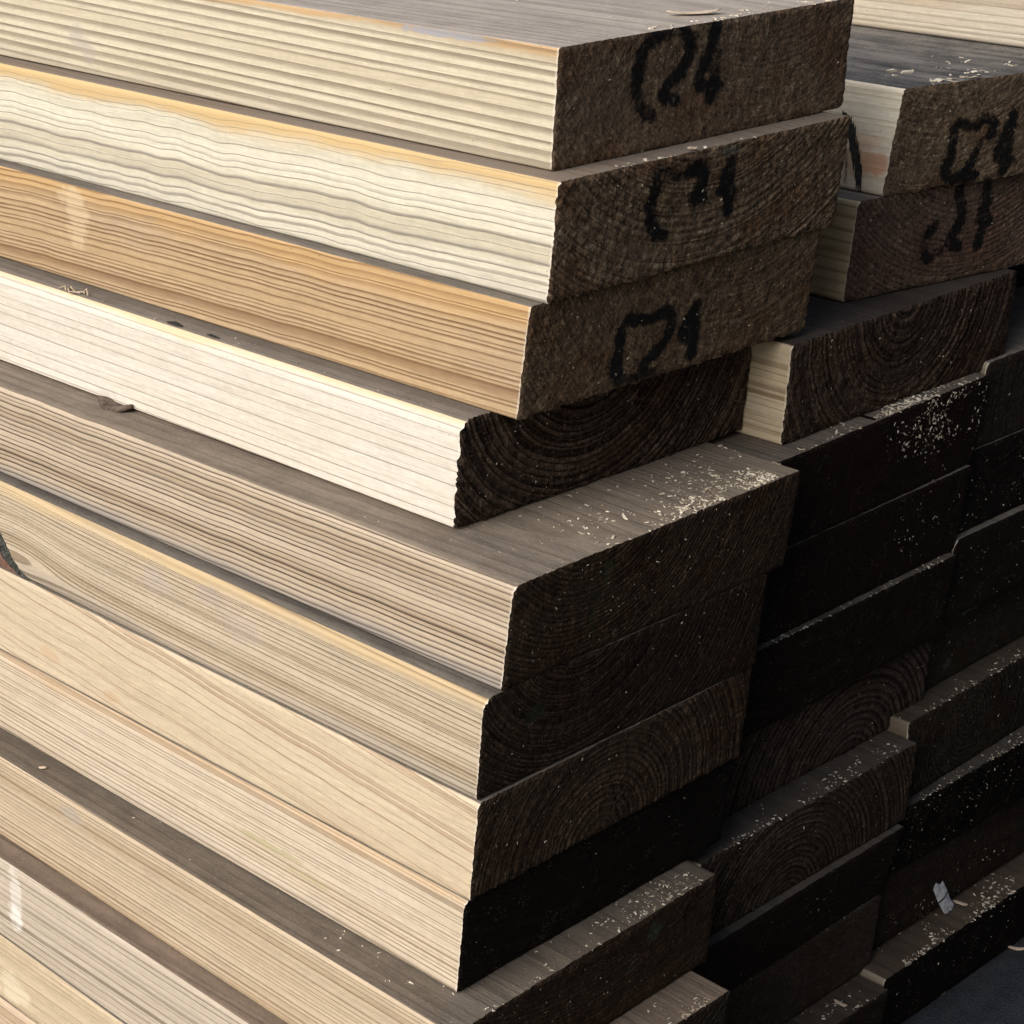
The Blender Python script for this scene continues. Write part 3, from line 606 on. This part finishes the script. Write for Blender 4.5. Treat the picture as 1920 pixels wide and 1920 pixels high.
def strip_part(name, parent, pts, mat, off, axis='y'):
    """flat-lying irregular ribbon: pts = (u, v, halfwidth) along the board face"""
    co = []; ragged = np.random.default_rng(int(abs(pts[0][1]) * 1e5))
    P_ = np.array(pts); t_ = np.linspace(0, len(pts) - 1, 6 * len(pts)); k_ = np.arange(len(pts))
    w_ = np.interp(t_, k_, P_[:, 2]); n_ = np.cumsum(ragged.normal(0, 1, len(t_))); n_ = (n_ - np.linspace(n_[0], n_[-1], len(t_))) / 3
    pts = list(zip(np.interp(t_, k_, P_[:, 0]), np.interp(t_, k_, P_[:, 1]) + w_ * .12 * n_, w_ * np.clip(1 + ragged.normal(0, .22, len(t_)), .3, 1.7)))
    for (u, v, w) in pts:
        for s in (-1, 1):
            co.append((u, off, v + s * w) if axis == 'y' else (u, v + s * w, off))
    n = len(pts); f = [(2 * i, 2 * i + 2, 2 * i + 3, 2 * i + 1) for i in range(n - 1)]
    # give it thickness
    co = np.array(co); t = .0006
    back = co.copy(); back[:, 1 if axis == 'y' else 2] += t if axis == 'y' else -t
    m = len(co); F = list(f) + [tuple(m + q for q in r[::-1]) for r in f]
    for i in range(n - 1):
        F += [(2 * i, m + 2 * i, m + 2 * i + 2, 2 * i + 2), (2 * i + 1, 2 * i + 3, m + 2 * i + 3, m + 2 * i + 1)]
    o = bpy.data.objects.new(name, grid_mesh(name, np.concatenate([co, back]), np.array(F), [mat], None, False)); scn.collection.objects.link(o)
    o.parent = parent; return o
# bark pocket down the hidden-side of the C24 board, with the pale splinter in it
b2 = BOARD['B2'][0]
strip_part('bark_pocket', b2, [(-.033, -.0155, .0014), (-.030, -.0185, .0030), (-.028, -.024, .0056), (-.0255, -.031, .0076), (-.0235, -.038, .0086), (-.0205, -.0445, .0046)], bark, -.0004)
strip_part('splinter', b2, [(-.0310, -.0265, .0010), (-.0300, -.032, .0026), (-.0290, -.038, .0040), (-.0305, -.0445, .0022)], palew, -.0012)
b5 = BOARD['B5'][0]
strip_part('crack', b5, [(-.30, .0757, .0003), (-.10, .0757, .0007), (-.03, .0756, .0009), (-.012, .0752, .0011), (-.0035, .0751, .0010)], CRACKM, .0004, 'z')

a7 = BOARD['A7'][0]

# ------------------------------------------------------------------ sawdust, chips, paper
rng = np.random.default_rng(7)
dust_m = NB('fresh_sawdust'); dn_ = dust_m.noise(dust_m.scl(130, 130, 130), 1, 2)
DUST = dust_m.done(dust_m.mix(dust_m.ss(dn_, .3, .6), (.38, .32, .23), (.78, .71, .58)), .8)
CO, FA = [], []
CUBE = np.array([(x, y, z) for x in (-1, 1) for y in (-1, 1) for z in (-1, 1)], float)
CF = np.array([(0, 1, 3, 2), (4, 6, 7, 5), (0, 4, 5, 1), (2, 3, 7, 6), (0, 2, 6, 4), (1, 5, 7, 3)])
def chip_co(lx, ly, lz):
    c = CUBE * np.array([lx, ly, lz]) / 2
    c += rng.normal(0, .16, c.shape) * np.array([lx, ly, lz * .6])
    t = rng.uniform(0, 2 * math.pi); ct, st = math.cos(t), math.sin(t)
    c[:, 2] += rng.uniform(-.25, .25) * c[:, 0] + rng.uniform(-.2, .2) * c[:, 1]
    return c @ np.array([[ct, st, 0], [-st, ct, 0], [0, 0, 1]])
def dust(key, n, sample, size=(.0006, .0022), face='top'):
    o, L = BOARD[key]; px, py_, pz_, a, W, T, bev, sk = BOARDS[key]
    for _ in range(n):
        for _t in range(6):
            u, v = sample()
            if vnoise(np.array([u * 85.0]), np.array([v * 85.0]), 77)[0] > .46: break
        l = (size[0] + (size[1] - size[0]) * rng.random() ** 2.6) * .82
        c = chip_co(l, l * rng.uniform(.16, .6), l * rng.uniform(.10, .3))
        if face == 'top':
            c = c + np.array([u, v, l * .10])
        else:
            c = c[:, [2, 1, 0]] + np.array([sk * u - bev * v + l * .08, u, -v])
        w = c @ np.array([[math.cos(a), math.sin(a), 0], [-math.sin(a), math.cos(a), 0], [0, 0, 1]]) + np.array(o.location)
        FA.append(CF + sum(len(q) for q in CO) if False else CF + 8 * len(CO)); CO.append(w)
def edge_sample(key, y0, y1, fall, base=.0):
    px, py_, pz_, a, W, T, bev, sk = BOARDS[key]
    def f():
        y = rng.uniform(y0, y1); return sk * y - base - rng.exponential(fall), y
    return f
def near(key, y0, sy, fall):
    px, py_, pz_, a, W, T, bev, sk = BOARDS[key]
    def f():
        y = min(W - .001, max(.001, rng.normal(y0, sy))); return sk * y - .0015 - rng.exponential(fall), y
    return f
dust('A5', 420, near('A5', .150, .022, .011), (.0005, .0026)); dust('A5', 200, edge_sample('A5', .05, .168, .02), (.0005, .0022))
dust('A5', 150, edge_sample('A5', .004, .165, .05), (.0004, .0016)); dust('A5', 40, near('A5', .11, .03, .012), (.0015, .004))
dust('B5', 70, edge_sample('B5', .002, .075, .014), (.0005, .0026)); dust('B5', 260, near('B5', .098, .016, .009), (.0006, .003)); dust('B5', 160, edge_sample('B5', .08, .166, .012), (.0005, .0024))
dust('B5', 300, lambda: (min(.166, max(.07, rng.normal(.132, .020))), abs(rng.normal(0, .020)) + .0008), (.0005, .0022), 'end')
dust('B6', 60, lambda: (rng.uniform(.11, .165), rng.uniform(.002, .04)), (.0005, .0016), 'end')
dust('B7', 130, edge_sample('B7', .005, .168, .0022), (.0005, .0020))
dust('B9', 150, edge_sample('B9', .01, .165, .007), (.0006, .0024)); dust('B9', 25, lambda: (rng.uniform(.02, .16), rng.uniform(.002, .04)), (.0005, .0014), 'end')
dust('B10', 30, lambda: (rng.uniform(.05, .16), rng.uniform(.004, .04)), (.0005, .0013), 'end')
dust('B11', 40, edge_sample('B11', .02, .165, .0015), (.0005, .0014))
dust('B12', 130, edge_sample('B12', .01, .165, .012), (.0007, .0028))
dust('C9', 150, edge_sample('C9', .0, .14, .005), (.0005, .0020)); dust('C9', 40, lambda: (rng.uniform(.005, .13), rng.uniform(.002, .045)), (.0005, .0013), 'end')
dust('C10', 160, edge_sample('C10', .0, .13, .003), (.0004, .0015)); dust('C10', 110, lambda: (rng.uniform(.005, .13), rng.uniform(.002, .045)), (.0004, .0015), 'end')
dust('C6', 110, lambda: (rng.uniform(.004, .10), rng.uniform(.002, .045)), (.0005, .0014), 'end')
dust('C7', 60, lambda: (rng.uniform(.004, .10), rng.uniform(.002, .045)), (.0004, .0011), 'end')
dust('C12', 240, edge_sample('C12', .005, .135, .009), (.0006, .0028)); dust('C12', 40, lambda: (rng.uniform(.005, .13), rng.uniform(.002, .04)), (.0005, .0012), 'end')
dust('C11', 60, lambda: (rng.uniform(.01, .13), .046 - abs(rng.normal(0, .012))), (.0005, .0015), 'end')
dust('A9', 170, near('A9', .145, .02, .012), (.0005, .0024)); dust('A9', 150, edge_sample('A9', .02, .165, .016), (.0005, .0020)); dust('A9', 60, edge_sample('A9', .002, .03, .06), (.0004, .0018))
dust('A10', 70, edge_sample('A10', .13, .168, .004), (.0005, .0020))
dust('B2', 46, edge_sample('B2', .01, .12, .012, .002), (.002, .0065)); dust('B2', 60, edge_sample('B2', .01, .14, .014), (.0006, .0022))
dust('A1', 60, edge_sample('A1', .05, .16, .004), (.0006, .0024)); dust('A1', 12, near('A1', .10, .02, .006), (.002, .006)); dust('A1', 20, edge_sample('A1', .01, .1, .06), (.0005, .0016))
dust('A2', 26, edge_sample('A2', .02, .11, .002), (.0006, .0026))
for k_, m_ in (('A1', 26), ('A2', 60), ('A3', 60), ('A4', 46), ('A5', 60), ('A6', 24), ('A7', 30), ('A8', 12), ('A9', 50), ('B2', 40), ('B3', 36), ('B4', 50), ('B8', 20), ('C5', 30), ('C8', 20)):
    T_ = BOARDS[k_][5]; dust(k_, int(m_ * 2.2), lambda: (rng.uniform(.003, .165), rng.uniform(.002, T_ - .002)), (.0003, .0013), 'end')
for k_ in ('A4', 'A8'):
    dust(k_, 14, lambda: (-rng.uniform(.02, .3), rng.uniform(.002, .01)), (.0005, .002))
for _ in range(130):
    c = chip_co(*(np.array([1, .4, .25]) * rng.uniform(.0006, .003)))
    w = c + np.array(_d * rng.uniform(-.5, .05) + _n * rng.uniform(.75, 1.2)) + np.array([0, 0, .0006]); FA.append(CF + 8 * len(CO)); CO.append(w)
sd_o = bpy.data.objects.new('sawdust', grid_mesh('sawdust', np.concatenate(CO), np.concatenate(FA), [DUST], None, False))
scn.collection.objects.link(sd_o); tag(sd_o, 'pale sawdust grains scattered on the ledges and ends of the boards', kind='stuff')

# larger single chips, bark flakes, the torn paper and the plastic
def flake(name, label, cat, key, x, y, z, l, w, h, rot, tilt, mat, group=None, seed=1):
    r = np.random.default_rng(seed); nu_, nv_ = 10, 5; co = []
    for s in (1, -1):
        for i in range(nu_ + 1):
            for j in range(nv_ + 1):
                u = i / nu_ - .5; v = j / nv_ - .5
                tap = (1 - abs(2 * u) ** 3) ** .5 if abs(u) < .5 else .12
                e = 1 + .25 * (float(vnoise(np.array([u * 7]), np.array([v * 3.]), seed)[0]) - .5)
                co.append((u * l, v * w * max(tap, .15) * e, s * h / 2 * (1 - .5 * abs(2 * v)) + .35 * h * math.sin(u * 5 + seed) + l * .06 * (4 * u * u)))
    co = np.array(co); N1 = (nu_ + 1) * (nv_ + 1); id_ = np.arange(N1).reshape(nu_ + 1, nv_ + 1)
    q = np.stack([id_[:-1, :-1], id_[1:, :-1], id_[1:, 1:], id_[:-1, 1:]], -1).reshape(-1, 4)
    F = [q, q[:, ::-1] + N1]
    bd = np.concatenate([id_[:-1, 0], id_[-1, :-1], id_[:0:-1, -1], id_[0, :0:-1]]); bn = np.roll(bd, -1)
    F.append(np.stack([bn, bd, bd + N1, bn + N1], -1))
    o = bpy.data.objects.new(name, grid_mesh(name, co, np.concatenate(F), [mat])); scn.collection.objects.link(o)
    if key: o.location = world_pt(key, x, y, z); az = BOARD[key][0].rotation_euler[2]
    else: o.location = (x, y, z); az = 0
    o.rotation_euler = (tilt, 0, az + rot)
    tag(o, label, cat, group); return o
G = 'loose chips on the timber pile'
flake('wood_chip', 'pale curved chip on the lowest third-column board, right of the torn paper', 'wood chip', 'C12', -.0151, .0903, .0008, .009, .0026, .0006, .25, .1, palew, G, 2)
flake('wood_chip', 'long pale sliver on the asphalt at the right edge', 'wood chip', None, .2884, 1.0774, .0012, .011, .0025, .0008, -.2, .1, palew, G, 4)
flake('wood_chip', 'dull chip lying alone on the asphalt at the lower right', 'wood chip', None, .2358, 1.0344, .0012, .009, .005, .001, .5, .1, plain('dull_chip', (.12, .11, .095), (.25, .23, .2), 300), G, 5)
flake('wood_chip', 'tiny bright chip on the asphalt under the lowest right board', 'wood chip', None, .2531, 1.0622, .0012, .006, .0022, .0007, .9, .1, palew, G, 6)
flake('wood_chip', 'small pale chip on the grey ledge at the lower left', 'wood chip', 'A9', -.3067, .0085, .0008, .0042, .0018, .0006, .5, .1, palew, G, 7)
flake('wood_chip', 'long pale shaving lying on the top board behind its mark', 'wood chip', 'A1', -.0125, .090, .0008, .022, .0055, .0006, .95, .02, palew, G, 8)
flake('wood_chip', 'bright chip on the edge of the second board from the top', 'wood chip', 'A2', BOARDS['A2'][7] * .07 - .001, .0735, .0012, .0045, .0020, .0006, 1.2, .3, palew, G, 9)
flake('wood_chip', 'pale sliver on the ledge beside the second crack at the bottom', 'wood chip', 'B12', -.008, .140, .0008, .008, .002, .0006, .1, .1, palew, G, 10)
flake('bark_flake', 'torn brown bark flake on the dusty ledge at the left', 'bark', 'A5', -.279, .0185, .0012, .022, .008, .0026, .12, .1, plain('brown_bark', (.05, .03, .022), (.26, .2, .16), 300, .8, 1.0, .001), None, 11)
blob_part('hole', BOARD['A4'][0], -.1877, .0046, .0002, .0055, .0009, .0014, bark, 21, 'z')
blob_part('scar', BOARD['A4'][0], -.1607, .0044, .0002, .0045, .0006, .0007, bark, 22, 'z')
# curled torn fibres on the upper edge of the whitest board
def curl(parent, x, y, l, w, seed):
    pts = []; co = []
    for i in range(9):
        t = i / 8; a = t * 3.4 + seed
        u = x + l * (t - .5) + .0006 * math.sin(a * 2); h = .0004 + .0022 * math.sin(t * math.pi) * (.5 + .5 * math.sin(seed * 3.1))
        for s in (-1, 1): co.append((u, y + s * w + .0016 * math.sin(a), h))
        for s in (-1, 1): co.append((u, y + s * w + .0016 * math.sin(a), h - .00035))
    F = []
    for i in range(8):
        a, b = 4 * i, 4 * i + 4
        F += [(a, b, b + 1, a + 1), (a + 2, a + 3, b + 3, b + 2), (a, a + 2, b + 2, b), (a + 1, b + 1, b + 3, a + 3)]
    o = bpy.data.objects.new('torn_fibre', grid_mesh('torn_fibre', np.array(co), np.array(F), [palew])); scn.collection.objects.link(o); o.parent = parent
for i in range(6): curl(BOARD['A4'][0], -.272 + i * .0030, .0030 + .0010 * (i % 3), .006, .0004, i * 1.3)

# torn white paper with a dark band, lying against the lowest right boards
pw = NB('creased_white_paper'); pn_ = pw.noise(pw.scl(300, 300, 300), 1, 3)
band = pw.mul(pw.ss(pw.y, -.0010, -.0006), pw.ss(pw.y, .0002, .0006, 1.0, 0.0))
PAPER = pw.done(pw.mix(band, pw.mix(pw.ss(pn_, .35, .65), (.50, .52, .56), (.78, .80, .84)), (.02, .02, .025)), .5, pw.bump(pn_, .4, .001))
PS = 1.5
out = [(-.0030, .0092), (-.0012, .0106), (.0012, .0098), (.0026, .0062), (.0030, .0015), (.0033, -.0045), (.0036, -.0078), (.0012, -.0088), (.0006, -.0112), (-.0012, -.0106), (-.0024, -.0060), (-.0029, .0002)]
co = [(0, 0, .0008)] + [(x * PS, y * PS, .0006 * math.sin(i * 2.2)) for i, (x, y) in enumerate(out)]
me = bpy.data.meshes.new('paper_scrap'); nO = len(out)
co2 = co + [(x, y, z - .00025) for x, y, z in co]; m0 = len(co)
Fp = [(0, 1 + i, 1 + (i + 1) % nO) for i in range(nO)] + [(m0, m0 + 1 + (i + 1) % nO, m0 + 1 + i) for i in range(nO)]
Fp += [(1 + (i + 1) % nO, 1 + i, m0 + 1 + i, m0 + 1 + (i + 1) % nO) for i in range(nO)]
me.from_pydata(co2, [], Fp); me.materials.append(PAPER)
po = bpy.data.objects.new('paper_scrap', me); scn.collection.objects.link(po)
po.location = world_pt('C11', BOARDS['C11'][7] * .066 - BOARDS['C11'][6] * .0390 + .0018, .066, -.0395)
_a = BOARD['C11'][0].rotation_euler[2]
Rz = Matrix.Rotation(_a + math.pi / 2, 4, 'Z') @ Matrix.Rotation(math.radians(84), 4, 'X') @ Matrix.Rotation(math.radians(24), 4, 'Z')
po.rotation_euler = Rz.to_euler()
tag(po, 'torn white paper scrap with a dark band leaning on a brown board end', 'paper')

# crumpled black plastic in the gap beside the C24 board
bp_ = NB('black_plastic'); BLK = bp_.done((.010, .011, .013), .28, bp_.bump(bp_.noise(bp_.scl(220, 220, 220), 1, 2), .7, .002), .5)
pl = blob_part('plastic_scrap', None, 0, 0, 0, .0085, .0042, .006, BLK, 31, 'z', .5, None, 10, 30)
pl.location = world_pt('B3', -.0235, -.0035, .0006); pl.rotation_euler = (0, 0, _a)
tag(pl, 'shiny black plastic scrap wedged in the gap beside the bold C24 board', 'plastic')
